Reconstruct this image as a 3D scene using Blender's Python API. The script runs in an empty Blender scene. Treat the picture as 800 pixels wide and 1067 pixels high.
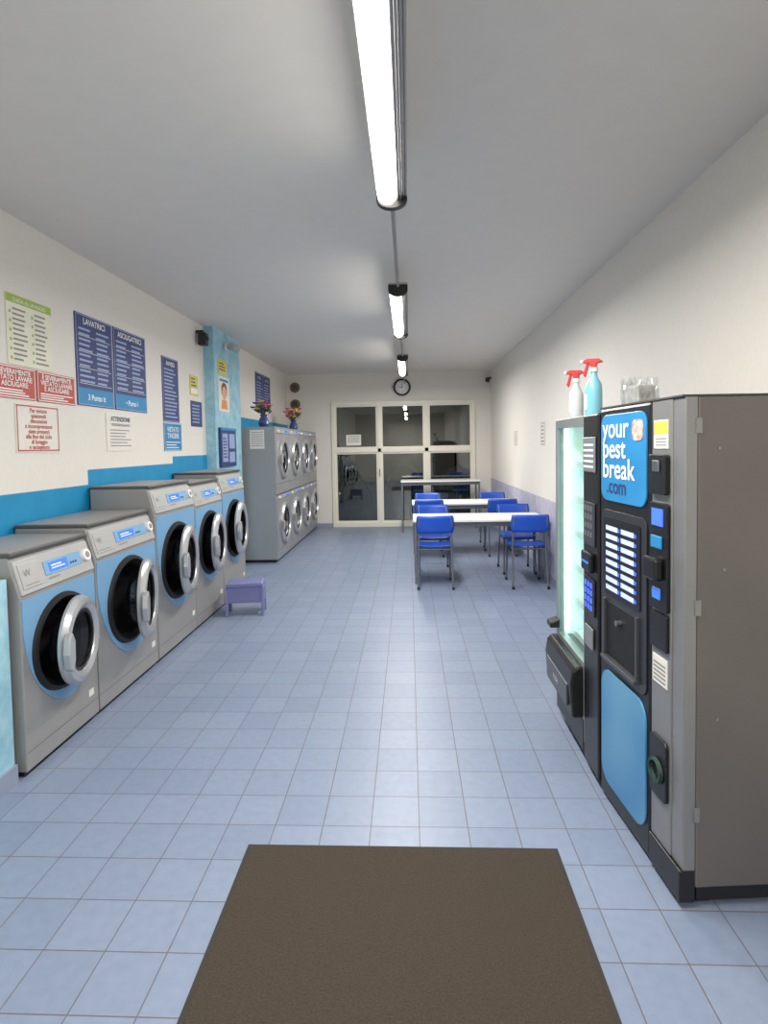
import bpy, bmesh, math, random
from mathutils import Matrix, Vector
random.seed(3)
scene = bpy.context.scene
COL = scene.collection

# ------------------------------------------------------------ materials
def lin(c):
    c = c/255.0
    return c/12.92 if c <= 0.04045 else ((c+0.055)/1.055)**2.4
def rgb(r, g, b): return (lin(r), lin(g), lin(b), 1.0)
_M = {}
def mat(name, c, rough=0.5, metal=0.0, emit=None, es=0.0, var=0.06, scale=6.0, bump=0.0, trans=0.0, coat=0.0):
    if name in _M: return _M[name]
    m = bpy.data.materials.new(name); m.use_nodes = True
    nt = m.node_tree; b = nt.nodes['Principled BSDF']
    col = rgb(*c)
    b.inputs['Roughness'].default_value = rough
    b.inputs['Metallic'].default_value = metal
    b.inputs['Base Color'].default_value = col
    tc = nt.nodes.new('ShaderNodeTexCoord')
    nz = nt.nodes.new('ShaderNodeTexNoise'); nz.inputs['Scale'].default_value = scale
    nz.inputs['Detail'].default_value = 4
    nt.links.new(tc.outputs['Object'], nz.inputs['Vector'])
    if var > 0:
        r = nt.nodes.new('ShaderNodeValToRGB')
        r.color_ramp.elements[0].position = 0.3; r.color_ramp.elements[1].position = 0.7
        r.color_ramp.elements[0].color = tuple(x*(1-var) for x in col[:3])+(1,)
        r.color_ramp.elements[1].color = tuple(min(1, x*(1+var)) for x in col[:3])+(1,)
        nt.links.new(nz.outputs['Fac'], r.inputs['Fac'])
        nt.links.new(r.outputs['Color'], b.inputs['Base Color'])
    if bump > 0:
        bp = nt.nodes.new('ShaderNodeBump'); bp.inputs['Strength'].default_value = bump
        bp.inputs['Distance'].default_value = 0.01
        nt.links.new(nz.outputs['Fac'], bp.inputs['Height'])
        nt.links.new(bp.outputs['Normal'], b.inputs['Normal'])
    if emit:
        b.inputs['Emission Color'].default_value = rgb(*emit)
        b.inputs['Emission Strength'].default_value = es
    if trans: b.inputs['Transmission Weight'].default_value = trans
    if coat: b.inputs['Coat Weight'].default_value = coat
    _M[name] = m
    return m

def glass_mat(name, tint, fac, rough=0.02, const=None):
    m = bpy.data.materials.new(name); m.use_nodes = True
    nt = m.node_tree; nt.nodes.clear()
    o = nt.nodes.new('ShaderNodeOutputMaterial')
    t = nt.nodes.new('ShaderNodeBsdfTransparent'); t.inputs['Color'].default_value = rgb(*tint)
    g = nt.nodes.new('ShaderNodeBsdfGlossy'); g.inputs['Roughness'].default_value = rough
    mx = nt.nodes.new('ShaderNodeMixShader')
    if const is None:
        fr = nt.nodes.new('ShaderNodeLayerWeight'); fr.inputs['Blend'].default_value = fac
        nt.links.new(fr.outputs['Fresnel'], mx.inputs['Fac'])
    else: mx.inputs['Fac'].default_value = const
    nt.links.new(t.outputs[0], mx.inputs[1]); nt.links.new(g.outputs[0], mx.inputs[2])
    nt.links.new(mx.outputs[0], o.inputs[0])
    return m

def floor_mat():
    m = bpy.data.materials.new('floor_tiles'); m.use_nodes = True
    nt = m.node_tree; b = nt.nodes['Principled BSDF']
    tc = nt.nodes.new('ShaderNodeTexCoord'); mp = nt.nodes.new('ShaderNodeMapping')
    mp.inputs['Location'].default_value = (-0.020, -0.07, 0)
    br = nt.nodes.new('ShaderNodeTexBrick')
    br.offset = 0.0; br.squash = 1.0
    br.inputs['Scale'].default_value = 1.0
    br.inputs['Brick Width'].default_value = 0.2; br.inputs['Row Height'].default_value = 0.2
    br.inputs['Mortar Size'].default_value = 0.0024; br.inputs['Mortar Smooth'].default_value = 0.3
    br.inputs['Color1'].default_value = rgb(122, 135, 158)
    br.inputs['Color2'].default_value = rgb(130, 142, 164)
    br.inputs['Mortar'].default_value = rgb(103, 97, 98)
    nt.links.new(tc.outputs['Object'], mp.inputs['Vector']); nt.links.new(mp.outputs[0], br.inputs['Vector'])
    nz = nt.nodes.new('ShaderNodeTexNoise'); nz.inputs['Scale'].default_value = 25; nz.inputs['Detail'].default_value = 6
    nt.links.new(tc.outputs['Object'], nz.inputs['Vector'])
    mx = nt.nodes.new('ShaderNodeMix'); mx.data_type = 'RGBA'; mx.blend_type = 'OVERLAY'
    mx.inputs['Factor'].default_value = 0.12
    nt.links.new(br.outputs['Color'], mx.inputs['A']); nt.links.new(nz.outputs['Fac'], mx.inputs['B'])
    nt.links.new(mx.outputs['Result'], b.inputs['Base Color'])
    b.inputs['Roughness'].default_value = 0.4
    bp = nt.nodes.new('ShaderNodeBump'); bp.inputs['Strength'].default_value = 0.4; bp.inputs['Distance'].default_value = 0.002
    bp.invert = True
    nt.links.new(br.outputs['Fac'], bp.inputs['Height']); nt.links.new(bp.outputs[0], b.inputs['Normal'])
    return m

def mottled(name, c1, c2, scale=5, rough=0.6, detail=8):
    m = bpy.data.materials.new(name); m.use_nodes = True
    nt = m.node_tree; b = nt.nodes['Principled BSDF']
    tc = nt.nodes.new('ShaderNodeTexCoord'); nz = nt.nodes.new('ShaderNodeTexNoise')
    nz.inputs['Scale'].default_value = scale; nz.inputs['Detail'].default_value = detail; nz.inputs['Roughness'].default_value = .7
    r = nt.nodes.new('ShaderNodeValToRGB'); r.color_ramp.elements[0].position = .38; r.color_ramp.elements[1].position = .62
    r.color_ramp.elements[0].color = rgb(*c1); r.color_ramp.elements[1].color = rgb(*c2)
    nt.links.new(tc.outputs['Object'], nz.inputs['Vector']); nt.links.new(nz.outputs['Fac'], r.inputs['Fac'])
    nt.links.new(r.outputs[0], b.inputs['Base Color']); b.inputs['Roughness'].default_value = rough
    return m

WALL = mat('wall_cream_paint', (224, 220, 212), .7, var=.02, bump=.05, scale=40)
CEIL = mat('ceiling_paint', (222, 218, 213), .8, var=.015, scale=8)
FLOOR = floor_mat()
PILLAR = mottled('light_blue_sponged_paint', (134, 188, 208), (172, 208, 220), 7)
DADO = mottled('lilac_marbled_paint', (168, 166, 184), (190, 188, 201), 9)
BLUEBAND = mat('blue_band_paint', (18, 138, 188), .5)
BASE = mat('baseboard_grey_blue', (140, 150, 168), .4)
CREAM = mat('window_frame_cream', (230, 226, 212), .4, var=.02)
STEEL = mat('washer_grey_steel', (160, 158, 155), .42, .35, var=.03)
STEEL_D = mat('steel_edge_dark', (92, 91, 90), .4, .4)
PANEL = mat('washer_panel_silver', (178, 178, 176), .4, .25, var=.02)
SILVER = mat('door_ring_silver', (190, 191, 192), .28, .6, var=.02)
LBLUE = mat('washer_light_blue', (118, 162, 198), .4, var=.02)
BLACK = mat('black_plastic', (24, 24, 26), .35)
RUBBER = mat('black_rubber', (20, 20, 21), .6)
DRUM = mat('drum_steel', (110, 110, 114), .3, .9)
DGLASS = mat('dark_door_glass', (22, 23, 26), .08, coat=.4)
LCD = mat('blue_lcd', (60, 110, 190), .2, emit=(70, 130, 230), es=.4)
WHITE = mat('white_plastic', (236, 236, 234), .4, var=.02)
PAPER = mat('paper_white', (226, 222, 214), .7, var=.02)
NAVY = mat('navy_print', (44, 58, 112), .5)
NAVYL = mat('navy_light_print', (150, 166, 206), .5)
SKY = mat('cyan_print', (36, 132, 184), .5)
RED = mat('red_print', (184, 74, 62), .5)
YEL = mat('yellow_print', (212, 198, 80), .5)
GREEN = mat('green_print', (156, 180, 76), .5)
GREYT = mat('grey_print', (140, 138, 136), .6)
PINK = mat('skin_print', (222, 170, 140), .6)
DRYER = mat('dryer_grey', (160, 161, 163), .4, .35, var=.02)
CHROME = mat('brushed_metal', (150, 150, 152), .28, .9)
CHAIRB = mat('chair_blue_plastic', (28, 84, 196), .35, var=.03)
LEG = mat('grey_leg_metal', (120, 124, 132), .35, .5)
TOPW = mat('table_white_laminate', (232, 230, 226), .35, var=.01)
PURPLE = mat('stool_lilac_plastic', (116, 119, 166), .45, var=.03)
MATB = mat('doormat_pile', (64, 55, 45), .95, var=.25, scale=160, bump=.8)
MATE = mat('doormat_rubber', (50, 45, 39), .8)
VGREY = mat('vending_grey_metal', (112, 107, 103), .45, .3, var=.05, scale=3)
VSILV = mat('vending_silver', (146, 146, 145), .35, .5, var=.03)
VBLUE = mat('vending_blue_graphic', (44, 132, 188), .3, emit=(50, 150, 210), es=.05, var=.12, scale=5)
VBLUE2 = mottled('vending_blue_graphic_lower', (52, 126, 180), (104, 160, 194), 1.8, .35, 1)
LABEL = mat('lit_selection_labels', (190, 200, 250), .4, emit=(170, 185, 255), es=.5)
BTN = mat('blue_button_lights', (60, 90, 240), .3, emit=(50, 90, 255), es=1.6)
LEDW = mat('led_white', (240, 255, 252), .4, emit=(228, 255, 250), es=3.0)
VIN = mat('vending_interior_glow', (232, 240, 238), .5, emit=(200, 232, 228), es=.5)  # white lining panels emit, so the cabinet glow is put into the material
TUBE = mat('fluorescent_tube', (255, 250, 236), .5, emit=(255, 249, 238), es=13.0, var=0)
DARKVENT = mat('vent_brown', (110, 98, 84), .6)
CLEAR = glass_mat('clear_glass', (235, 245, 245), .12)
NIGHT = glass_mat('night_window_glass', (180, 190, 182), .35, .01, const=.15)
BLIQ = mat('blue_cleaner_liquid', (130, 196, 212), .2, var=.02)
REDP = mat('red_plastic', (200, 52, 54), .35)
LEAF = mat('leaf_green', (50, 90, 50), .6)
FPINK = mat('flower_pink', (200, 70, 110), .6)
FYEL = mat('flower_yellow', (220, 180, 60), .6)
FPUR = mat('flower_purple', (90, 70, 150), .6)
TARP = mottled('grey_tarp', (100, 110, 102), (170, 176, 164), 2.5, .6)
NIGHTG = mat('night_paving', (70, 72, 68), .8)

# ------------------------------------------------------------ helpers
def group(name, loc=(0, 0, 0), rz=0, parent=None):
    e = bpy.data.objects.new(name, None); e.empty_display_size = .1
    COL.objects.link(e); e.location = loc; e.rotation_euler = (0, 0, rz)
    if parent: e.parent = parent
    return e
def mk(name, bm, parent, m, smooth=False, bevel=0, seg=2):
    bmesh.ops.recalc_face_normals(bm, faces=bm.faces)
    me = bpy.data.meshes.new(name); bm.to_mesh(me); bm.free()
    for mm in (m if isinstance(m, (list, tuple)) else [m]): me.materials.append(mm)
    if smooth:
        for p in me.polygons: p.use_smooth = True
    o = bpy.data.objects.new(name, me); COL.objects.link(o)
    if parent: o.parent = parent
    if bevel:
        b = o.modifiers.new('b', 'BEVEL'); b.width = bevel; b.segments = seg; b.limit_method = 'ANGLE'
        b.angle_limit = math.radians(40)
    return o
def addbox(bm, x, y, z):
    vs = [bm.verts.new((x[i], y[j], z[k])) for i in (0, 1) for j in (0, 1) for k in (0, 1)]
    for f in ((0, 1, 3, 2), (4, 6, 7, 5), (0, 4, 5, 1), (2, 3, 7, 6), (0, 2, 6, 4), (1, 5, 7, 3)):
        bm.faces.new([vs[i] for i in f])
def box(name, p, x, y, z, m, bevel=0):
    bm = bmesh.new(); addbox(bm, x, y, z); return mk(name, bm, p, m, bevel=bevel)
def boxes(name, p, L, m, bevel=0):
    bm = bmesh.new()
    for b in L: addbox(bm, *b)
    return mk(name, bm, p, m, bevel=bevel)
def prism(name, p, pts, a, b, axis, m, bevel=0):
    bm = bmesh.new()
    def P(u, v, t): return (u, t, v) if axis == 'y' else ((t, u, v) if axis == 'x' else (u, v, t))
    A = [bm.verts.new(P(u, v, a)) for u, v in pts]; B = [bm.verts.new(P(u, v, b)) for u, v in pts]
    bm.faces.new(A); bm.faces.new(B[::-1])
    n = len(pts)
    for i in range(n): bm.faces.new([A[i], B[i], B[(i+1) % n], A[(i+1) % n]])
    return mk(name, bm, p, m, bevel=bevel)
def lathe(name, p, prof, c, axis, m, n=40, sweep=(0, 2*math.pi), smooth=True):
    bm = bmesh.new(); full = abs(sweep[1]-sweep[0]-2*math.pi) < 1e-6
    rings = []
    N = n if full else n+1
    for i in range(N):
        a = sweep[0]+(sweep[1]-sweep[0])*i/n
        ca, sa = math.cos(a), math.sin(a)
        row = []
        for r, t in prof:
            r = max(r, 1e-4)
            if axis == 'y': q = (c[0]+r*ca, c[1]+t, c[2]+r*sa)
            elif axis == 'z': q = (c[0]+r*ca, c[1]+r*sa, c[2]+t)
            else: q = (c[0]+t, c[1]+r*ca, c[2]+r*sa)
            row.append(bm.verts.new(q))
        rings.append(row)
    for i in range(n):
        A = rings[i]; B = rings[(i+1) % N]
        for j in range(len(prof)-1): bm.faces.new([A[j], A[j+1], B[j+1], B[j]])
    bmesh.ops.remove_doubles(bm, verts=bm.verts, dist=2e-4)
    o = mk(name, bm, p, m, smooth=smooth)
    if smooth:
        e = o.modifiers.new('es', 'EDGE_SPLIT'); e.split_angle = math.radians(35)
    return o
def cyl(name, p, c, r, h, axis, m, n=28):
    return lathe(name, p, [(0, 0), (r, 0), (r, h), (0, h)], c, axis, m, n)
def tube(name, p, paths, r, m, res=3):
    cu = bpy.data.curves.new(name, 'CURVE'); cu.dimensions = '3D'; cu.bevel_depth = r; cu.bevel_resolution = res
    cu.use_fill_caps = True
    for pts in paths:
        s = cu.splines.new('POLY'); s.points.add(len(pts)-1)
        for i, q in enumerate(pts): s.points[i].co = (*q, 1)
    cu.materials.append(m)
    o = bpy.data.objects.new(name, cu); COL.objects.link(o)
    dg = bpy.context.evaluated_depsgraph_get()
    me = bpy.data.meshes.new_from_object(o.evaluated_get(dg)); bpy.data.objects.remove(o)
    for pl in me.polygons: pl.use_smooth = True
    o = bpy.data.objects.new(name, me); COL.objects.link(o); o.parent = p
    return o
def rects(name, p, L, y, m):
    bm = bmesh.new()
    for x0, x1, z0, z1 in L:
        bm.faces.new([bm.verts.new(q) for q in ((x0, y, z0), (x1, y, z0), (x1, y, z1), (x0, y, z1))])
    me = bpy.data.meshes.new(name); bm.to_mesh(me); bm.free(); me.materials.append(m)
    o = bpy.data.objects.new(name, me); COL.objects.link(o); o.parent = p; return o
def text(name, p, s, loc, size, m, align='CENTER', sx=1.0, bold=0.0, space=1.0):
    cu = bpy.data.curves.new(name, 'FONT'); cu.body = s; cu.size = size; cu.align_x = align
    cu.offset = bold; cu.space_line = space
    cu.materials.append(m)
    o = bpy.data.objects.new(name, cu); COL.objects.link(o)
    dg = bpy.context.evaluated_depsgraph_get()
    me = bpy.data.meshes.new_from_object(o.evaluated_get(dg)); bpy.data.objects.remove(o)
    me.transform(Matrix.Translation(loc) @ Matrix.Rotation(math.pi/2, 4, 'X') @ Matrix.Diagonal((sx, 1, 1, 1)))
    o = bpy.data.objects.new(name, me); COL.objects.link(o); o.parent = p
    return o
def cut(o, c):
    bpy.context.view_layer.update()
    bev = [(x.width, x.segments) for x in o.modifiers if x.type == 'BEVEL']
    o.modifiers.clear()
    md = o.modifiers.new('bool', 'BOOLEAN'); md.object = c; md.operation = 'DIFFERENCE'; md.solver = 'EXACT'
    dg = bpy.context.evaluated_depsgraph_get()
    me = bpy.data.meshes.new_from_object(o.evaluated_get(dg))
    o.modifiers.clear(); o.data = me
    bpy.data.objects.remove(c)
    for w, s in bev:
        b = o.modifiers.new('b', 'BEVEL'); b.width = w; b.segments = s; b.limit_method = 'ANGLE'; b.angle_limit = math.radians(60)
def smoothcurve(P, n):
    Q = [P[0]]+list(P)+[P[-1]]; out = []
    for i in range(1, len(Q)-2):
        p0, p1, p2, p3 = Q[i-1:i+3]
        for k in range(n):
            t = k/n
            out.append(tuple(.5*((2*p1[j])+(-p0[j]+p2[j])*t+(2*p0[j]-5*p1[j]+4*p2[j]-p3[j])*t*t+(-p0[j]+3*p1[j]-3*p2[j]+p3[j])*t**3) for j in (0, 1)))
    out.append(tuple(P[-1])); return out

XL, XR, YB, YF, ZC = -2.36, 1.59, 11.0, -3.2, 3.0
R90 = math.pi/2
WXF = -1.86   # washer fronts

# ------------------------------------------------------------ room shell
box('floor', None, (XL-.1, XR+.1), (YF-.1, YB+.1), (-.1, 0), FLOOR)
box('ceiling', None, (XL-.1, XR+.1), (YF-.1, YB+.1), (ZC, ZC+.1), CEIL)
box('wall_left', None, (XL-.1, XL), (YF, YB), (0, ZC), WALL)
box('wall_right', None, (XR, XR+.1), (YF, YB), (0, ZC), WALL)
box('wall_front', None, (XL-.1, XR+.1), (YF-.1, YF), (0, ZC), WALL)
WX0, WX1, WZ = -1.50, 1.29, 2.45
boxes('wall_back', None, [((XL-.1, WX0), (YB, YB+.12), (0, ZC)), ((WX1, XR+.1), (YB, YB+.12), (0, ZC)),
                          ((WX0, WX1), (YB, YB+.12), (WZ, ZC))], WALL)
box('trim_1', None, (XR-.006, XR), (4.2, YB), (.08, .93), DADO)
box('baseboard_right', None, (XR-.016, XR), (YF, YB), (0, .08), BASE)
box('baseboard_back', None, (XL, WX0), (YB-.012, YB), (0, .08), BASE)
prism('trim_2', None, [(2.6, 0), (6.5, 0), (6.5, 1.51), (5.55, 1.51), (5.55, 1.44), (4.05, 1.44), (4.05, 1.33), (2.6, 1.33)],
      XL, XL+.004, 'x', BLUEBAND)
box('wall_pillar', None, (XL, XL+.12), (6.5, 7.5), (0, ZC), PILLAR)
box('wall_partition', None, (XL, -1.90), (1.7, 2.55), (0, .98), PILLAR)
box('baseboard_left', None, (-1.90, -1.885), (1.7, 2.55), (0, .09), BASE)

# window / glazed door wall
w = group('window_1', (0, YB, 0))
fr = []
def fb(x0, x1, z0, z1, y0=-.03, y1=.09): fr.append(((x0, x1), (y0, y1), (z0, z1)))
t = .07
fb(WX0, WX1, WZ-t, WZ); fb(WX0, WX1, 0, .09); fb(WX0, WX0+t, .09, WZ-t); fb(WX1-t, WX1, .09, WZ-t)
fb(-.60, -.53, .09, WZ-t); fb(.31, .39, .09, WZ-t); fb(WX0+t, WX1-t, 1.46, 1.54)
boxes('frame', w, fr, CREAM, .006)
boxes('sash_trim', w, [((a, b), (.0, .05), (c, d)) for (x0, x1) in ((WX0+t, -.60), (-.53, .31), (.39, WX1-t)) for (z0, z1) in ((.09, 1.46), (1.54, WZ-t))
      for (a, b, c, d) in ((x0, x0+.03, z0, z1), (x1-.03, x1, z0, z1), (x0+.03, x1-.03, z0, z0+.03), (x0+.03, x1-.03, z1-.03, z1))], CREAM)
box('glass', w, (WX0+t, WX1-t), (.055, .06), (.09, WZ-t), NIGHT)
box('handle', w, (-.575, -.555), (-.07, -.03), (1.0, 1.14), CHROME, .004)
pn = group('paper_notice', (-1.21, YB-.04, 1.60))
box('sheet', pn, (0, .29), (.0, .004), (0, .21), PAPER)
rects('text_lines', pn, [(.03, .26, .17-i*.035, .182-i*.035) for i in range(4)], -.001, GREYT)

# outside
box('ground_outside', None, (-6, 6), (YB+.13, 18), (-.1, -.01), NIGHTG)
box('wall_outside', None, (-6, 6), (15.5, 15.7), (-.01, 3.4), mat('night_far_wall', (62, 64, 60), .9, var=.3, scale=1.2))
for i, (cx, cy, rx, hz) in enumerate(((-.1, 11.95, .46, 1.30), (.93, 12.0, .5, 1.12), (-1.15, 12.1, .42, 1.05))):
    g = group('tarp_covered_mound', (cx, cy, -.01))  # plain mounds under tarps, standing in for vague shapes outside
    bm = bmesh.new(); bmesh.ops.create_icosphere(bm, subdivisions=4, radius=1)
    for v in bm.verts:
        x, y, z = v.co
        a = math.atan2(y, x)
        k = 1+.07*math.sin(a*9+z*4)*(1-max(0, z))
        zz = max(z, -.15)
        v.co = (x*rx*k*(1.0+.15*(1-max(0, zz))), y*.4*k, (zz+.15)/1.15*hz*(1+.05*math.sin(x*5)))
    mk('tarp', bm, g, TARP, smooth=True)
    tube('pale_arc', g, [[(rx*.98*math.cos(a/14*math.pi), -.30*math.sin(a/14*math.pi), .25+(hz-.35)*math.sin(a/14*math.pi)) for a in range(15)]], .014, WHITE)  # pale arc outlining the mound

# ------------------------------------------------------------ washers
def washer(y0, W, H, R, zc, ang, idx):
    D = .48
    g = group('washing_machine', (WXF, y0, 0), R90)
    W2 = W-.012
    cx = W2/2
    body = prism('cabinet', g, [(0, .03), (0, H-.21), (.05, H-.03), (.05, H-.015), (D, H-.015), (D, .03)], 0.004, W2, 'x', STEEL, .006)
    c = cyl('cutter', g, (cx, -.05, zc), R*.86, .36, 'y', DRUM, 48); c.modifiers.clear()
    cut(body, c)
    box('plinth', g, (.02, W2-.02), (.03, D-.03), (0, .03), BLACK)
    box('top_lid', g, (0, W2+.004), (.035, D+.002), (H-.016, H+.004), STEEL_D, .005)
    box('top_sheet', g, (.012, W2-.008), (.05, D-.01), (H+.004, H+.008), STEEL)
    low = smoothcurve([(.012, zc+.12), (W2*.08, zc-.05), (W2*.22, zc-R*.80), (W2*.42, zc-R-.055), (W2*.62, zc-R-.065), (W2*.82, zc-R-.0), (W2-.008, zc-R+.14)], 5)
    fas = prism('blue_fascia', g, [(.012, H-.225)]+low+[(W2-.008, H-.225)], -.005, .003, 'y', LBLUE)
    c = cyl('cutter', g, (cx, -.05, zc), R*.9, .3, 'y', DRUM, 48); c.modifiers.clear()
    cut(fas, c)
    lathe('drum', g, [(R*.80, .03), (R*.78, .29), (0, .30)], (cx, 0, zc), 'y', DRUM, 40)
    lathe('gasket', g, [(R*1.02, -.005), (R*1.0, -.022), (R*.93, -.026), (R*.82, .0), (R*.78, .05), (R*.83, .06), (R*.9, -.004)], (cx, 0, zc), 'y', RUBBER, 48)
    sl = math.atan2(.05, .18)
    cp = group('control_panel', (0, 0, H-.21), 0, g); cp.rotation_euler = (-sl, 0, 0)
    k_ = W2/.728
    box('panel_plate', cp, (.012, W2-.008), (-.012, .004), (.006, .178), PANEL, .005)
    box('panel_inset', cp, (.24*k_, W2-.11), (-.016, -.011), (.06, .135), LBLUE, .003)
    box('display', cp, (.28*k_, .46*k_), (-.018, -.013), (.072, .122), LCD, .002)
    rects('display_text', cp, [(.30*k_, .40*k_, .10, .107), (.30*k_, .43*k_, .086, .092)], -.0185, WHITE)
    cyl('start_knob', cp, (W2-.065, -.030, .10), .034, .02, 'y', WHITE, 24)
    cyl('start_button', cp, (W2-.065, -.034, .10), .018, .006, 'y', GREYT, 20)
    box('detergent_lid', cp, (.03, .20*k_), (-.016, -.011), (.03, .155), PANEL, .003)
    text('logo', cp, 'W', (.08, -.0175, .09), .05, GREYT)
    for k in range(3): cyl('button_%d' % k, cp, (.49*k_+k*.022, -.018, .085), .007, .005, 'y', NAVY, 12)
    rects('panel_print', cp, [(.26*k_, .36*k_, .040, .048), (.05, .17*k_, .045, .05)], -.0168, GREYT)
    hx = cx+R*.98
    d = group('door', (hx, -.03, zc), 0, g); d.rotation_euler = (0, 0, math.radians(ang))
    c0 = (-R*.98, 0, 0)
    lathe('ring', d, [(R*.62, -.014), (R*.66, -.036), (R*.76, -.048), (R*.86, -.040), (R*.93, -.016), (R*.92, .0), (R*.82, .008), (R*.64, .006), (R*.62, -.014)], c0, 'y', SILVER, 56)
    lathe('inner_rim', d, [(R*.65, .004), (R*.63, .03), (R*.56, .03), (R*.58, -.03), (R*.65, -.03)], c0, 'y', BLACK, 48)
    lathe('glass_bowl', d, [(R*.62, -.01), (R*.58, .06), (R*.45, .09), (0, .10)], c0, 'y', DGLASS, 48)
    lathe('glass_front', d, [(R*.64, -.020), (R*.4, -.016), (0, -.014)], c0, 'y', glass_mat('door_front_glass', (120, 124, 128), .1, const=.07), 48)
    prism('handle', d, [(-R*1.93, -.08), (-R*1.80, -.10), (-R*1.70, -.05), (-R*1.68, .05), (-R*1.80, .10), (-R*1.93, .08), (-R*1.99, 0)], -.068, -.030, 'y', SILVER, .008)
    boxes('hinge', d, [((-.05, .03), (-.02, .025), (.05, .09)), ((-.05, .03), (-.02, .025), (-.09, -.05))], SILVER, .004)
    rects('sticker', g, [(W2-.10, W2-.05, .16, .20)], -.001, PAPER)
    rects('seam', g, [(.01, W2-.01, .12, .123)], -.0008, STEEL_D)
WS = [(.65, .25, 1.09, .575, 10), (.80, .28, 1.14, .60, 15), (.76, .30, 1.31, .70, 10), (.72, .29, 1.28, .715, 8), (.76, .30, 1.34, .74, 6)]
y = 2.575
for i, (W_, R, H, zc, ang) in enumerate(WS):
    washer(y, W_, H, R, zc, ang, i); y += W_

# ------------------------------------------------------------ dryers
def dryer(y0, W, H):
    D = .53
    g = group('stacked_tumble_dryer', (-1.81, y0, 0), R90)
    W2 = W-.008; cx = W2/2
    box('cabinet', g, (0.002, W2), (0, D), (.04, H), DRYER, .006)
    box('plinth', g, (.02, W2-.02), (.03, D-.02), (0, .04), BLACK)
    box('middle_seam', g, (.0, W2+.002), (-.004, .004), (.925, .94), STEEL_D)
    for zc in (.52, 1.44):
        R = .29
        box('door_panel', g, (.03, W2-.03), (-.010, .002), (zc-.36, zc+.335), DRYER, .006)
        lathe('door_ring', g, [(R*.76, -.02), (R*.80, -.05), (R*.95, -.05), (R*1.0, -.03), (R*1.0, -.008)], (cx, 0, zc-.01), 'y', SILVER, 48)
        lathe('door_seal', g, [(R*.77, -.03), (R*.72, -.035), (R*.70, -.02), (R*.78, -.012)], (cx, 0, zc-.01), 'y', BLACK, 48)
        lathe('door_glass', g, [(R*.74, -.022), (R*.4, -.030), (0, -.034)], (cx, 0, zc-.01), 'y', DGLASS, 48)
        box('door_handle', g, (cx-R*1.08, cx-R*.9), (-.075, -.04), (zc-.07, zc+.05), SILVER, .008)
        box('control_strip', g, (.03, W2-.03), (-.012, .002), (zc+.345, zc+.395), PANEL, .003)
        box('display', g, (W2-.3, W2-.12), (-.015, -.01), (zc+.352, zc+.388), LCD)
        cyl('knob', g, (.12, -.03, zc+.37), .018, .02, 'y', WHITE, 16)
    return g
for k in range(4): dryer(7.62+k*.84, .84, 1.87)
s = group('paper_notice', (-2.16, 7.618, 1.57))
box('sheet', s, (0, .2), (-.004, 0), (0, .26), PAPER); rects('text_lines', s, [(.02, .18, .22-i*.03, .228-i*.03) for i in range(7)], -.005, GREYT)

# ------------------------------------------------------------ posters on left wall
def poster(name, y0, y1, z0, z1, bg, x=XL, rz=R90, th=.006):
    dz = .045 if y0 < 6.0 else .03
    g = group(name, (x+.0005, y0, z0+dz), rz)
    box('board', g, (0, y1-y0), (-th, 0), (0, z1-z0), bg)
    return g, y1-y0, z1-z0
def lines(g, x0, x1, z0, z1, n, m, fill=.45, y=-.0075, rag=.35, nm='text_lines'):
    L = []; st = (z1-z0)/n
    for i in range(n):
        zz = z1-(i+1)*st
        L.append((x0, x1-(x1-x0)*random.random()*rag, zz+st*(1-fill)/2, zz+st*(1+fill)/2))
    rects(nm, g, L, y, m)
def border(g, w, h, m, b=.008, y=-.0075):
    rects('border', g, [(b, w-b, b, 2*b), (b, w-b, h-2*b, h-b), (b, 2*b, b, h-b), (w-2*b, w-b, b, h-b)], y, m)
g, w_, h_ = poster('instruction_poster', 3.26, 3.68, 2.06, 2.48, mat('poster_cream', (226, 224, 204), .6))
rects('header', g, [(0, w_, h_-.05, h_)], -.0072, GREEN); text('title', g, 'GUIDA AL LAVAGGIO', (w_/2, -.008, h_-.04), .032, WHITE)
for cx_ in (.02, .22): lines(g, cx_+.03, cx_+.16, .02, h_-.07, 11, GREYT, .4)
rects('icons', g, [(cx_, cx_+.018, .03+k*.055, .048+k*.055) for cx_ in (.02, .22) for k in range(6)], -.0075, GREEN)
RT = "È SEVERAMENTE\nVIETATO LAVARE\nE ASCIUGARE:"
for a, b in ((3.09, 3.495), (3.51, 3.92)):
    g, w_, h_ = poster('warning_sign', a, b, 1.855, 2.05, RED)
    border(g, w_, h_, WHITE, .005)
    text('warning_text', g, RT, (w_/2, -.008, h_-.05), .043, WHITE, bold=.0008, space=.85)
    lines(g, .03, w_-.03, .015, .06, 3, WHITE, .5)
g, w_, h_ = poster('paper_notice', 3.30, 3.72, 1.53, 1.83, PAPER)
border(g, w_, h_, RED, .008)
text('notice_text', g, "Per evitare\nspiacevoli\ndiscussioni\ne incomprensioni\nsiate presenti\nalla fine del ciclo\ndi lavaggio\ne asciugatura", (w_/2, -.008, h_-.05), .038, RED, space=.86, bold=.0005)
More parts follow.
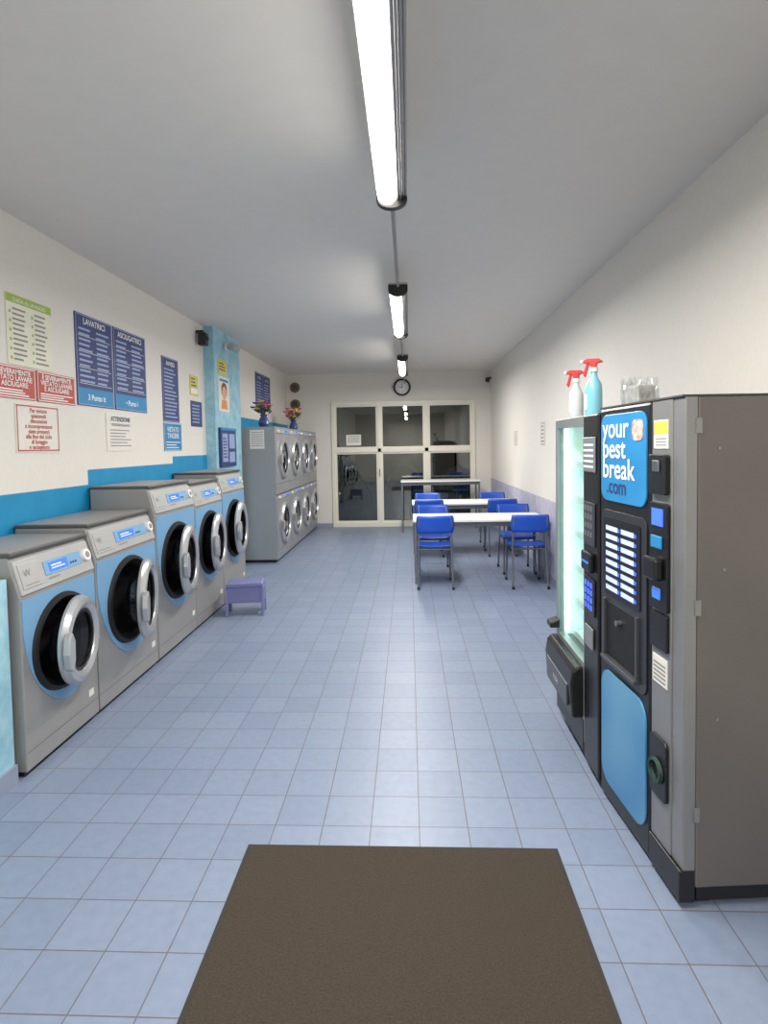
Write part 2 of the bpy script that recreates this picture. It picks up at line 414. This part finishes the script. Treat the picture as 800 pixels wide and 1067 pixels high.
for a, b, tt in ((3.95, 4.45, 'LAVATRICI'), (4.47, 5.02, 'ASCIUGATRICI')):
    g, w_, h_ = poster('instruction_poster', a, b, 1.865, 2.53, NAVY)
    border(g, w_, h_, NAVYL, .006)
    rects('cyan_block', g, [(.012, w_-.012, .012, .13)], -.0073, SKY)
    text('title', g, tt, (w_/2, -.008, h_-.07), .062, WHITE, bold=.001)
    lines(g, .04, w_/2-.01, .16, h_-.09, 11, NAVYL, .4); lines(g, w_/2+.02, w_-.04, .16, h_-.09, 11, NAVYL, .4)
    rects('dividers', g, [(.03, w_-.03, .16+k*.115, .163+k*.115) for k in range(4)], -.0078, WHITE)
    text('footer', g, '3 Punto it' if tt[0] == 'L' else '• Punto i', (w_/2, -.008, .045), .06, WHITE, bold=.001)
g, w_, h_ = poster('paper_notice', 4.32, 4.76, 1.53, 1.83, PAPER)
text('title', g, 'ATTENZIONE', (w_/2, -.008, h_-.06), .05, NAVY, bold=.001)
text('subtitle', g, 'VIDEOSORVEGLIANZA', (w_/2, -.008, h_-.10), .03, NAVY)
lines(g, .05, w_-.05, .03, h_-.12, 6, GREYT, .3)
g, w_, h_ = poster('instruction_poster', 5.36, 5.74, 1.81, 2.44, NAVY)
border(g, w_, h_, NAVYL, .006); text('title', g, 'AVVISO', (w_/2, -.008, h_-.08), .06, WHITE, bold=.001); lines(g, .04, w_-.04, .03, h_-.1, 14, NAVYL, .4)
g, w_, h_ = poster('instruction_poster', 5.36, 5.78, 1.52, 1.80, SKY)
border(g, w_, h_, WHITE, .005); text('title', g, 'VIETATO\nTINGERE', (w_/2, -.008, h_-.09), .07, WHITE, bold=.001, space=.9); lines(g, .04, w_-.04, .02, .1, 3, WHITE, .35)
g, w_, h_ = poster('warning_sign', 6.05, 6.28, 2.14, 2.36, YEL)
lines(g, .03, w_-.03, .09, h_-.02, 3, NAVY, .4); rects('white_block', g, [(.02, w_-.02, .02, .08)], -.0073, WHITE)
g, w_, h_ = poster('instruction_poster', 6.06, 6.38, 1.80, 2.08, NAVY)
lines(g, .03, w_-.03, .03, h_-.03, 6, NAVYL, .4)
PX = XL+.12
g, w_, h_ = poster('warning_sign', 6.62, 6.95, 2.45, 2.62, YEL, PX); lines(g, .03, w_-.03, .03, h_-.03, 3, NAVY, .4)
g, w_, h_ = poster('portrait_poster', 6.62, 7.02, 2.0, 2.42, PAPER, PX)
lathe('face', g, [(0, -.001), (.085, -.001), (.085, .0), (0, 0)], (w_/2, -.0075, .23), 'y', PINK, 24)
prism('hair', g, [(.11+.0, .20), (.10, .29), (.15, .345), (.25, .345), (.30, .29), (.29, .20), (.275, .28), (.20, .31), (.125, .28)], -.0092, -.006, 'y', mat('hair_print', (110, 70, 44), .6))
prism('shoulders', g, [(.08, .03), (w_-.08, .03), (w_-.12, .14), (.12, .14)], -.0078, -.006, 'y', mat('orange_print', (220, 150, 90), .6))
rects('heading', g, [(.04, w_-.04, h_-.06, h_-.03)], -.0075, SKY)
g, w_, h_ = poster('notice_board', 6.58, 7.16, 1.33, 1.80, NAVY, PX, th=.03)
box('frame_rail', g, (0, w_), (-.036, -.03), (h_-.03, h_), SKY)
rects('papers', g, [(.05, .25, .06, .40), (.30, .52, .22, .40), (.30, .52, .05, .18)], -.032, NAVYL)
lines(g, .07, .23, .1, .36, 7, NAVY, .4, y=-.033)
for a, b in ((8.70, 9.15), (9.18, 9.63)):
    g, w_, h_ = poster('instruction_poster', a, b, 2.16, 2.74, NAVY)
    border(g, w_, h_, NAVYL, .01); text('title', g, 'AVVISO', (w_/2, -.008, h_-.1), .07, WHITE); lines(g, .05, w_-.05, .05, h_-.13, 9, NAVYL, .4)
for yy, zz, hh in ((8.55, 1.55, .22), (6.85, 1.55, .28)):
    g = group('paper_notice', (XR-.0005, yy, zz), -R90)
    box('sheet', g, (0, .2), (-.005, 0), (0, hh), PAPER); border(g, .2, hh, GREYT, .01, -.006)
    lines(g, .03, .17, .03, hh-.03, 5, GREYT, .4, y=-.006)

# vents, clock, cameras
for zz in (2.75, 2.42):
    g = group('round_vent', (-2.2, YB, zz))
    lathe('flange', g, [(.0, -.012), (.05, -.012), (.055, -.03), (.095, -.025), (.1, 0)], (0, 0, 0), 'y', DARKVENT, 32)
    for k in range(3): box('louver_%d' % k, g, (-.045, .045), (-.026, -.012), (-.03+k*.025, -.022+k*.025), BLACK)
g = group('wall_clock', (-.11, YB, 2.71))
lathe('case', g, [(0, -.02), (.13, -.02), (.135, -.045), (.165, -.04), (.17, 0)], (0, 0, 0), 'y', BLACK, 40)
lathe('face', g, [(0, -.022), (.128, -.022), (.128, -.02)], (0, 0, 0), 'y', WHITE, 40, smooth=False)
rects('ticks', g, [(.1*math.cos(a)-.006, .1*math.cos(a)+.006, .1*math.sin(a)-.006, .1*math.sin(a)+.006) for a in [k*math.pi/6 for k in range(12)]], -.024, BLACK)
rects('hands', g, [(-.004, .004, -.02, .08), (-.06, .015, -.004, .004)], -.025, BLACK)
g = group('surveillance_camera', (XL, 6.3, 2.88), R90)
box('bracket', g, (-.02, .02), (-.08, 0), (.0, .03), BLACK, .003)
box('housing', g, (-.05, .05), (-.12, -.03), (-.14, .0), BLACK, .01)
cyl('lens', g, (0, -.135, -.06), .025, .02, 'y', DGLASS)
g = group('surveillance_camera', (PX, 6.95, 2.84), R90)
cyl('mount', g, (0, -.03, 0), .05, .03, 'y', WHITE)
box('arm', g, (-.015, .015), (-.10, -.02), (-.01, .015), WHITE, .003)
lathe('body', g, [(0, -.12), (.035, -.12), (.045, -.10), (.045, .08), (.03, .1), (0, .1)], (0, -.11, -.02), 'x', mat('camera_grey', (170, 174, 178), .4), 24)
g = group('surveillance_camera', (XR, 10.85, 2.82), -R90)
box('bracket', g, (-.02, .02), (-.08, 0), (0, .03), BLACK); lathe('body', g, [(0, -.08), (.04, -.07), (.05, 0), (0, 0)], (0, -.04, -.02), 'y', BLACK, 24)

# ------------------------------------------------------------ ceiling lights
LX, LZ = -.062, 2.765
def fixture(y0, y1, nm='fluorescent_ceiling_light'):
    g = group(nm, (LX, y0, LZ)); L = y1-y0
    box('tray', g, (-.074, .074), (.02, L-.02), (.022, .05), mat('fixture_grey', (186, 186, 184), .4), .006)
    pts = [(-.068, .022)]+[(-.022-.046*math.cos(a), .012-.052*math.sin(a)) for a in [k*math.pi/10 for k in range(11)]]+[(.024, .022)]
    prism('lit_tube_cover', g, pts, .035, L-.035, 'y', TUBE)
    for k in range(4):
        lathe('reflector_rib_%d' % k, g, [(0, 0), (.0065, 0), (.0065, L-.07), (0, L-.07)], (.031+k*.012, .035, .0-.018+abs(k-.5)*.008), 'y', CHROME, 12)
    box('reflector_plate', g, (.024, .072), (.035, L-.035), (.004, .022), CHROME, .003)
    for nmn, ya, yb in (('end_cap_near', 0, .035), ('end_cap_far', L-.035, L)):
        cap = [(.074*math.cos(a), -.012-.045*math.sin(a)) for a in [k*math.pi/12 for k in range(13)]]
        prism(nmn, g, [(.074, .03)]+cap+[(-.074, .03)], ya, yb, 'y', BLACK, .004)
    tube('hangers', g, [[(0, .3, .05), (0, .3, ZC-LZ)], [(0, L-.3, .05), (0, L-.3, ZC-LZ)]], .006, CHROME)
    ld = bpy.data.lights.new('lamp', 'AREA'); ld.shape = 'RECTANGLE'; ld.size = .09; ld.size_y = L-.1
    ld.energy = 66; ld.color = (1.0, .973, .93)
    lo = bpy.data.objects.new('lamp_light', ld); COL.objects.link(lo); lo.parent = g; lo.location = (-.02, L/2, -.062)
for a, b in ((-2.3, -.55), (1.0, 2.78), (4.32, 6.08), (7.65, 9.4)): fixture(a, b)
g = group('ceiling_conduit', (LX, 0, LZ+.02))
tube('pipe', g, [[(0, -.55, 0), (0, 1.0, 0)], [(0, 2.78, 0), (0, 4.32, 0)], [(0, 6.08, 0), (0, 7.65, 0)], [(0, 9.4, 0), (0, YB, 0)]], .011, mat('conduit_grey', (150, 148, 145), .5))

# ------------------------------------------------------------ furniture
def sheet(name, p, f, nu, nv, th, m):
    bm = bmesh.new()
    V = [[bm.verts.new(f(i/nu, j/nv)) for j in range(nv+1)] for i in range(nu+1)]
    for i in range(nu):
        for j in range(nv): bm.faces.new([V[i][j], V[i+1][j], V[i+1][j+1], V[i][j+1]])
    o = mk(name, bm, p, m, smooth=True)
    s = o.modifiers.new('s', 'SOLIDIFY'); s.thickness = th; s.offset = 0
    return o
def chair(x, y, rz):
    g = group('school_chair', (x, y, 0), rz)
    hw = .18
    P = []
    for sx in (-hw, hw):
        P.append([(sx*1.05, -.05, .012), (sx, .03, .42), (sx, .0, .60), (sx*.98, -.045, .79)])
        P.append([(sx*1.05, .40, .012), (sx, .36, .43), (sx, .03, .43)])
    P.append([(-hw, .34, .425), (hw, .34, .425)]); P.append([(-hw, .06, .425), (hw, .06, .425)])
    tube('frame', g, P, .011, LEG)
    boxes('feet', g, [((sx*1.05-.014, sx*1.05+.014), (yy-.014, yy+.014), (0, .03)) for sx in (-hw, hw) for yy in (-.05, .40)], BLACK, .003)
    def fs(u, v):
        a = u*2-1
        k = 1-(abs(2*v-1)**6)*.08
        return (a*.20*k, .02+v*.40, .452+.012*abs(a)**2 - .02*max(0, v-.85)/.15 + .012*max(0, .15-v)/.15)
    sheet('seat', g, fs, 10, 12, .012, CHAIRB)
    def fbk(u, v):
        a = u*2-1
        k = 1-(abs(2*v-1)**4)*.06
        return (a*.205*k, -.045-.022+.03*a*a+.03*(1-v), .62+v*.19)
    sheet('backrest', g, fbk, 10, 6, .012, CHAIRB)
def table(x0, x1, y0, y1, H, nm='dining_table'):
    g = group(nm, (x0, y0, 0)); W = x1-x0; D = y1-y0
    box('top', g, (0, W), (0, D), (H-.028, H), TOPW, .004)
    box('edge_band', g, (-.003, W+.003), (-.003, D+.003), (H-.03, H-.022), LEG)
    boxes('apron', g, [((.04, W-.04), (.035, .055), (H-.08, H-.03)), ((.04, W-.04), (D-.055, D-.035), (H-.08, H-.03)),
                       ((.035, .055), (.04, D-.04), (H-.08, H-.03)), ((W-.055, W-.035), (.04, D-.04), (H-.08, H-.03))], LEG)
    boxes('legs', g, [((a, a+.028), (b, b+.028), (0, H-.03)) for a in (.01, W-.038) for b in (.015, D-.043)], LEG, .003)
table(.04, 1.55, 6.36, 7.0, .73)
table(.04, 1.55, 8.16, 8.82, .73)
table(-.15, 1.28, 10.15, 10.72, .94, 'high_counter_table')
for cx_ in (.275, 1.30):
    chair(cx_, 6.16, 0); chair(cx_+.02, 7.22, math.pi); chair(cx_, 7.97, 0); chair(cx_+.02, 9.03, math.pi)

# step stool
g = group('step_stool', (-1.58, 5.30, 0), .15)
prism('top', g, [(-.17, .27), (.17, .27), (.17, .30), (.155, .31), (-.155, .31), (-.17, .30)], -.11, .11, 'y', PURPLE, .008)
for sx in (-1, 1):
    prism('side_%s' % ('a' if sx < 0 else 'b'), g, [(-.13, 0), (-.06, 0), (-.045, .13), (.045, .13), (.06, 0), (.13, 0), (.105, .27), (-.105, .27)],
              sx*.165-.012, sx*.165+.012, 'x', PURPLE, .005)
box('front_apron', g, (-.155, .155), (-.10, -.088), (.12, .27), PURPLE, .004)
box('rear_apron', g, (-.155, .155), (.088, .10), (.12, .27), PURPLE, .004)

# doormat
g = group('doormat', (-.035, 0, 0))
box('pile', g, (-.605, .57), (.35, 2.13), (.001, .012), MATB, .003)
box('rubber_border', g, (-.625, .588), (.32, 2.15), (0.0, .005), MATE, .002)

# ------------------------------------------------------------ coffee vending machine
near = Vector((.89, 1.875)); far = Vector((.84, 2.52))
dv = near-far; Wc = dv.length
rz = math.atan2(dv.y, dv.x)
g = group('coffee_vending_machine', (far.x, far.y, 0), rz)
Hc = 1.72
t2 = Wc-.205; t1 = Wc-.072
box('cabinet', g, (0, Wc), (.05, .62), (.07, Hc), VGREY, .006)
box('base', g, (.01, Wc-.01), (.06, .58), (0.02, .07), BLACK)
boxes('feet', g, [((a, a+.05), (b, b+.05), (0, .03)) for a in (.03, Wc-.08) for b in (.07, .5)], BLACK)
box('black_door', g, (0, t2), (0, .05), (.02, Hc), BLACK, .012)
box('payment_column', g, (t2, t1), (.004, .05), (.13, Hc), VSILV, .004)
box('edge_column', g, (t1, Wc), (.008, .05), (.13, Hc), VSILV, .004)
box('kick_plate', g, (t2, Wc), (-.004, .05), (.02, .13), BLACK, .004)
boxes('side_hinges', g, [((Wc, Wc+.004), (.042, .062), (z, z+.05)) for z in (.3, 1.0, 1.6)], VSILV)
for k, (yy, zz) in enumerate(((.12, 1.55), (.12, .65), (.5, 1.55), (.14, 1.15), (.5, .4))): cyl('side_screw_%d' % k, g, (Wc, yy, zz), .005, .003, 'x', CHROME, 12)
def rrect(x0, x1, z0, z1, r, n=6):
    P = []
    for cx, cz, a0 in ((x1-r, z1-r, 0), (x0+r, z1-r, 90), (x0+r, z0+r, 180), (x1-r, z0+r, 270)):
        for k in range(n+1):
            a = math.radians(a0+90*k/n); P.append((cx+r*math.cos(a), cz+r*math.sin(a)))
    return P
prism('upper_graphic', g, rrect(.03, t2-.02, 1.33, 1.69, .05), -.008, 0, 'y', VBLUE, .002)
text('slogan', g, 'your\nbest\nbreak', (.05, -.010, 1.595), .116, WHITE, 'LEFT', bold=.0016, space=.72, sx=1.08)
text('slogan_suffix', g, '.com', (.09, -.010, 1.365), .09, NAVY, 'LEFT', bold=.001)
prism('product_photo', g, rrect(t2-.125, t2-.04, 1.58, 1.66, .025), -.0105, -.008, 'y', mottled('cups_print', (170, 90, 60), (220, 214, 204), 22, .4))
prism('window_bezel', g, rrect(.03, t2-.02, .62, 1.29, .04), -.006, 0, 'y', mat('dark_bezel', (46, 48, 54), .3), .002)
prism('selection_panel', g, rrect(.06, t2-.06, .93, 1.26, .015), -.010, -.006, 'y', BLACK)
rects('selection_labels', g, [(.085+c*.14, .195+c*.14, 1.225-k*.036-.02, 1.225-k*.036) for c in range(2) for k in range(8)], -.0108, LABEL)
rects('selection_buttons', g, [(.20+c*.14, .212+c*.14, 1.225-k*.036-.018, 1.225-k*.036-.004) for c in range(2) for k in range(8)], -.0109, BTN)
box('cup_bay', g, (.08, t2-.07), (-.0075, -.004), (.67, .90), RUBBER, .01)
boxes('cup_bay_frame', g, [((.07, .082), (-.02, -.004), (.66, .91)), ((t2-.082, t2-.07), (-.02, -.004), (.66, .91)), ((.07, t2-.07), (-.03, -.004), (.65, .665))], mat('bay_frame_grey', (90, 92, 96), .35, .5), .003)
cyl('cup_nozzle', g, ((t2)/2, -.03, .84), .012, .03, 'y', CHROME, 16)
prism('lower_graphic', g, rrect(.03, t2-.02, .10, .60, .08), -.008, 0, 'y', VBLUE2, .002)
m0 = t2+.010; m1 = t1-.010; mc = (m0+m1)/2
box('yellow_sticker', g, (m0+.01, m1-.01), (.001, .004), (1.55, 1.65), PAPER)
rects('sticker_print', g, [(m0+.012, m1-.012, 1.60, 1.645)], .0005, YEL); rects('sticker_text', g, [(m0+.02, m1-.02, 1.56+i*.011, 1.565+i*.011) for i in range(3)], .0005, GREYT)
prism('coin_slot', g, rrect(m0, m1, 1.39, 1.53, .01), -.016, .004, 'y', BLACK, .003)
box('coin_slot_plate', g, (mc-.02, mc+.025), (-.022, -.016), (1.47, 1.51), CHROME, .003)
prism('payment_module', g, rrect(m0-.004, m1+.004, .98, 1.36, .012), -.010, .004, 'y', BLACK, .003)
box('blue_display', g, (m0+.02, m1-.02), (-.013, -.01), (1.28, 1.34), BTN)
box('display_ring', g, (m0+.02, m1-.02), (-.018, -.01), (1.20, 1.245), SKY, .004)
box('card_reader', g, (m0+.012, m1-.012), (-.045, -.01), (1.09, 1.17), BLACK, .01)
box('key_slot', g, (m0+.03, m1-.03), (-.018, -.01), (1.02, 1.06), LCD, .004)
box('lower_module', g, (m0, m1), (-.008, .004), (.84, .97), BLACK, .004)
box('white_label', g, (m0+.005, m1-.01), (.001, .004), (.71, .81), PAPER)
rects('label_lines', g, [(m0+.012, m1-.02, .72+i*.015, .727+i*.015) for i in range(5)], .0005, GREYT)
prism('coin_return_plate', g, rrect(m0, m1, .30, .52, .02), -.008, .004, 'y', BLACK, .004)
lathe('coin_return_cup', g, [(.045, -.01), (.042, -.024), (.034, -.022), (.03, .0), (0, .002)], (mc, 0, .40), 'y', mat('green_dark_plastic', (30, 60, 50), .4), 28)
box('top_trim', g, (0, Wc), (0, .62), (Hc, Hc+.006), mat('top_dark_grey', (70, 68, 66), .5))

# ------------------------------------------------------------ snack vending machine
SX, S0, S1 = .84, 3.27, 2.535
g = group('snack_vending_machine', (SX, S0, 0), -R90)
Ws = S0-S1; Hs = 1.705; D = .68
gx0, gx1, gz0, gz1 = .03, .51, .50, 1.655
boxes('cabinet', g, [((0, .02), (.03, D), (.08, Hs)), ((Ws-.02, Ws), (.03, D), (.08, Hs)), ((.02, Ws-.02), (.03, D), (Hs-.03, Hs)),
                     ((.02, Ws-.02), (D-.03, D), (.08, Hs-.03)), ((.02, Ws-.02), (.04, D-.03), (.08, gz0-.02)), ((gx1+.01, Ws-.02), (.05, D-.03), (gz0-.02, Hs-.03))], VGREY)
box('base', g, (.01, Ws-.01), (.05, D-.02), (0, .08), BLACK)
boxes('door_frame', g, [((0, gx0), (0, .04), (.10, Hs)), ((gx0, gx1), (0, .04), (gz1, Hs)), ((gx0, gx1), (0, .04), (.10, gz0)), ((gx1, gx1+.015), (0, .04), (.1, Hs))],
      mat('snack_door_silver', (150, 156, 156), .35, .4), .003)
box('payment_column', g, (gx1+.015, Ws), (-.004, .04), (.04, Hs), BLACK, .008)
box('interior_back', g, (.02, gx1+.01), (.40, .41), (gz0-.02, Hs-.03), VIN)
boxes('interior_sides', g, [((.021, .026), (.04, .40), (gz0-.02, Hs-.03)), ((gx1+.004, gx1+.0095), (.05, .40), (gz0-.02, Hs-.03))], VIN)
boxes('led_tubes', g, [((.03, .05), (.042, .062), (gz0, gz1)), ((gx1-.016, gx1+.003), (.042, .062), (gz0, gz1))], LEDW)
sh = [gz0+.0+k*.19 for k in range(6)]
boxes('shelves', g, [((.06, gx1-.02), (.09, .40), (z, z+.012)) for z in sh], WHITE)
boxes('price_rails', g, [((.06, gx1-.02), (.08, .09), (z-.012, z+.022)) for z in sh], WHITE)
cols = [(190, 90, 80), (220, 196, 110), (110, 160, 200), (130, 180, 130), (225, 225, 228), (180, 130, 100), (150, 205, 225)]
bmd = {}
for zi, z in enumerate(sh):
    for c in range(5):
        k = random.randrange(len(cols)); bmd.setdefault(k, [])
        x0 = .065+c*.085; hh = .10+random.random()*.04
        bmd[k].append(((x0, x0+.062), (.15, .19+random.random()*.1), (z+.012, z+.012+hh)))
for k, L in bmd.items(): boxes('snack_packs_%d' % k, g, L, mat('pack_%d' % k, cols[k], .4, var=.3, scale=40), .008)
box('glass', g, (gx0, gx1), (.012, .016), (gz0, gz1), glass_mat('display_glass', (240, 250, 248), .25, const=.08))
prism('pickup_box', g, [(-.055, .22), (-.065, .38), (-.055, .45), (-.03, .475), (0, .475), (0, .22)], .0, gx1+.0, 'x', BLACK, .010)
box('pickup_flap', g, (.05, gx1-.05), (-.070, -.058), (.26, .37), mat('flap_grey', (58, 60, 64), .3), .006)
prism('tray_lip', g, [(-.055, .53), (-.055, .56), (0, .58), (0, .53)], .0, .08, 'x', BLACK, .006)
text('pickup_label', g, 'PUSH', (.25, -.0715, .30), .04, WHITE)
box('lower_panel', g, (.02, gx1), (-.004, 0), (.06, .21), mat('lower_dark', (40, 40, 42), .4), .003)
c0, c1 = gx1+.035, Ws-.02
box('column_display', g, (c0, c1), (-.012, -.006), (1.44, 1.60), mat('grey_screen', (120, 126, 130), .3), .003)
rects('column_text', g, [(c0+.01, c1-.02, 1.46+i*.025, 1.47+i*.025) for i in range(5)], -.0125, WHITE)
box('keypad', g, (c0+.01, c1-.01), (-.012, -.006), (1.10, 1.30), mat('keypad_grey', (60, 62, 70), .4), .003)
rects('keypad_lights', g, [(c0+.025+a*.04, c0+.048+a*.04, .80+b*.035, .825+b*.035) for a in range(3) for b in range(4)], -.0125, BTN)
box('keypad_lower', g, (c0+.01, c1-.01), (-.012, -.006), (.78, .95), BLACK, .003)
rects('keypad_keys', g, [(c0+.025+a*.04, c0+.048+a*.04, 1.14+b*.04, 1.165+b*.04) for a in range(3) for b in range(4)], -.0125, VSILV)
box('banknote_reader', g, (c0+.02, c1-.02), (-.03, -.006), (.98, 1.07), BLACK, .008)
box('banknote_slot', g, (c0+.035, c1-.035), (-.032, -.029), (1.02, 1.03), LCD)
box('coin_return', g, (c0+.03, c1-.03), (-.016, -.006), (.62, .72), VSILV, .006)

# ------------------------------------------------------------ things on top of vending machines
ZT = 1.7055
def spray(x, y, liquid, h=.2, r=.038):
    g = group('spray_bottle', (x, y, ZT), 2.6)
    lathe('bottle', g, [(0, 0), (r*.95, 0), (r, .01), (r, h*.6), (r*.9, h*.72), (r*.45, h*.88), (r*.38, h), (0, h)], (0, 0, 0), 'z', liquid, 28)
    lathe('label', g, [(r*1.01, h*.15), (r*1.01, h*.5)], (0, 0, 0), 'z', WHITE, 28, sweep=(-.9, .9))
    lathe('collar', g, [(0, h), (r*.5, h), (r*.5, h+.02), (0, h+.02)], (0, 0, 0), 'z', WHITE, 20)
    prism('trigger_head', g, [(-.045, h+.045), (-.025, h+.062), (.03, h+.066), (.05, h+.058), (.05, h+.045), (.02, h+.04), (.012, h+.02), (-.014, h+.02), (-.016, h+.04)], -.011, .011, 'y', REDP, .004)
    prism('trigger', g, [(.022, h+.042), (.034, h+.042), (.05, h-.01), (.04, h-.025), (.034, h-.01)], -.007, .007, 'y', REDP, .002)
    cyl('nozzle', g, (.05, 0, h+.052), .009, .012, 'x', WHITE, 14)
spray(.91, 2.82, BLIQ, .215, .040); spray(.893, 3.05, mat('white_cleaner', (206, 212, 212), .3), .19, .036)
ZC2 = Hc+.0065
g = group('wrapped_napkin_pack', (.975, 2.42, ZC2), .3)
box('napkins', g, (-.05, .04), (-.045, .045), (0, .085), mat('napkin_white', (200, 197, 190), .6, var=.25, scale=30), .012)
bm = bmesh.new()
N = 8
for a, b in (((-.056, -.05), (.048, -.05)), ((.048, -.05), (.048, .05)), ((.048, .05), (-.056, .05)), ((-.056, .05), (-.056, -.05))):
    V = [[bm.verts.new((a[0]+(b[0]-a[0])*i/N+random.uniform(-.005, .005), a[1]+(b[1]-a[1])*i/N+random.uniform(-.005, .005), .002+(.10+.02*math.sin(i*2.1))*j/4)) for j in range(5)] for i in range(N+1)]
    for i in range(N):
        for j in range(4): bm.faces.new([V[i][j], V[i+1][j], V[i+1][j+1], V[i][j+1]])
mk('crinkled_wrap', bm, g, glass_mat('plastic_wrap', (235, 238, 240), .5, .25, const=.25))

# ------------------------------------------------------------ flower vases on dryers
def vase(x, y, z, cols_):
    g = group('flower_vase', (x, y, z))
    lathe('vase', g, [(0, 0), (.05, 0), (.075, .05), (.06, .12), (.04, .15), (.055, .18), (.048, .18), (.035, .15)], (0, 0, 0), 'z', mat('vase_blue_glaze', (60, 80, 130), .25), 28)
    P = []
    heads = {}
    for k in range(22):
        a = random.random()*6.28; rr = .04+random.random()*.13; hh = .24+random.random()*.15
        q = (rr*math.cos(a), rr*math.sin(a), hh); P.append([(0, 0, .15), (q[0]*.5, q[1]*.5, .24), q])
        heads.setdefault(k % len(cols_), []).append(q)
    tube('stems', g, P, .003, LEAF)
    for k, L in heads.items():
        bm = bmesh.new()
        for q in L:
            for j in range(6):
                a = j*math.pi/3
                M = Matrix.Translation((q[0]+.02*math.cos(a), q[1]+.02*math.sin(a), q[2])) @ Matrix.Rotation(a, 4, 'Z') @ Matrix.Rotation(-.4, 4, 'Y') @ Matrix.Diagonal((.028, .017, .012, 1))
                bmesh.ops.create_icosphere(bm, subdivisions=1, radius=1, matrix=M)
        mk('petals_%d' % k, bm, g, cols_[k], smooth=True)
    bm = bmesh.new()
    for k in range(22):
        a = random.random()*6.28; rr = .05+random.random()*.08
        M = Matrix.Translation((rr*math.cos(a), rr*math.sin(a), .2+random.random()*.1)) @ Matrix.Rotation(a, 4, 'Z') @ Matrix.Rotation(-.6, 4, 'Y') @ Matrix.Diagonal((.05, .018, .004, 1))
        bmesh.ops.create_icosphere(bm, subdivisions=1, radius=1, matrix=M)
    mk('leaves', bm, g, LEAF, smooth=True)
vase(-2.02, 7.85, 1.87, [FYEL, FPUR, FPINK]); vase(-1.98, 9.7, 1.87, [FPINK, REDP, FYEL])
box('trim_3', None, (XL, XL+.004), (7.5, YB), (1.87, 2.02), BLUEBAND)

# ------------------------------------------------------------ world, camera
wd = bpy.data.worlds.new('night'); scene.world = wd; wd.use_nodes = True
bg = wd.node_tree.nodes['Background']; bg.inputs[0].default_value = (.05, .058, .054, 1); bg.inputs[1].default_value = 1.0
F = 588.0
cd = bpy.data.cameras.new('cam'); cam = bpy.data.objects.new('camera', cd); COL.objects.link(cam)
cd.sensor_fit = 'HORIZONTAL'; cd.sensor_width = 36; cd.lens = F/800*36; cd.clip_start = .05
pitch = math.radians(2.5)
cd.shift_y = -(68.5-F*math.tan(pitch))/800
cam.matrix_world = Matrix.Translation((0, 0, 1.575)) @ Matrix.Rotation(math.atan(26/F), 4, 'Z') @ Matrix.Rotation(R90-pitch, 4, 'X') @ Matrix.Rotation(math.radians(-1.0), 4, 'Z')
scene.camera = cam
scene.view_settings.view_transform = 'Standard'
scene.view_settings.exposure = 0.12
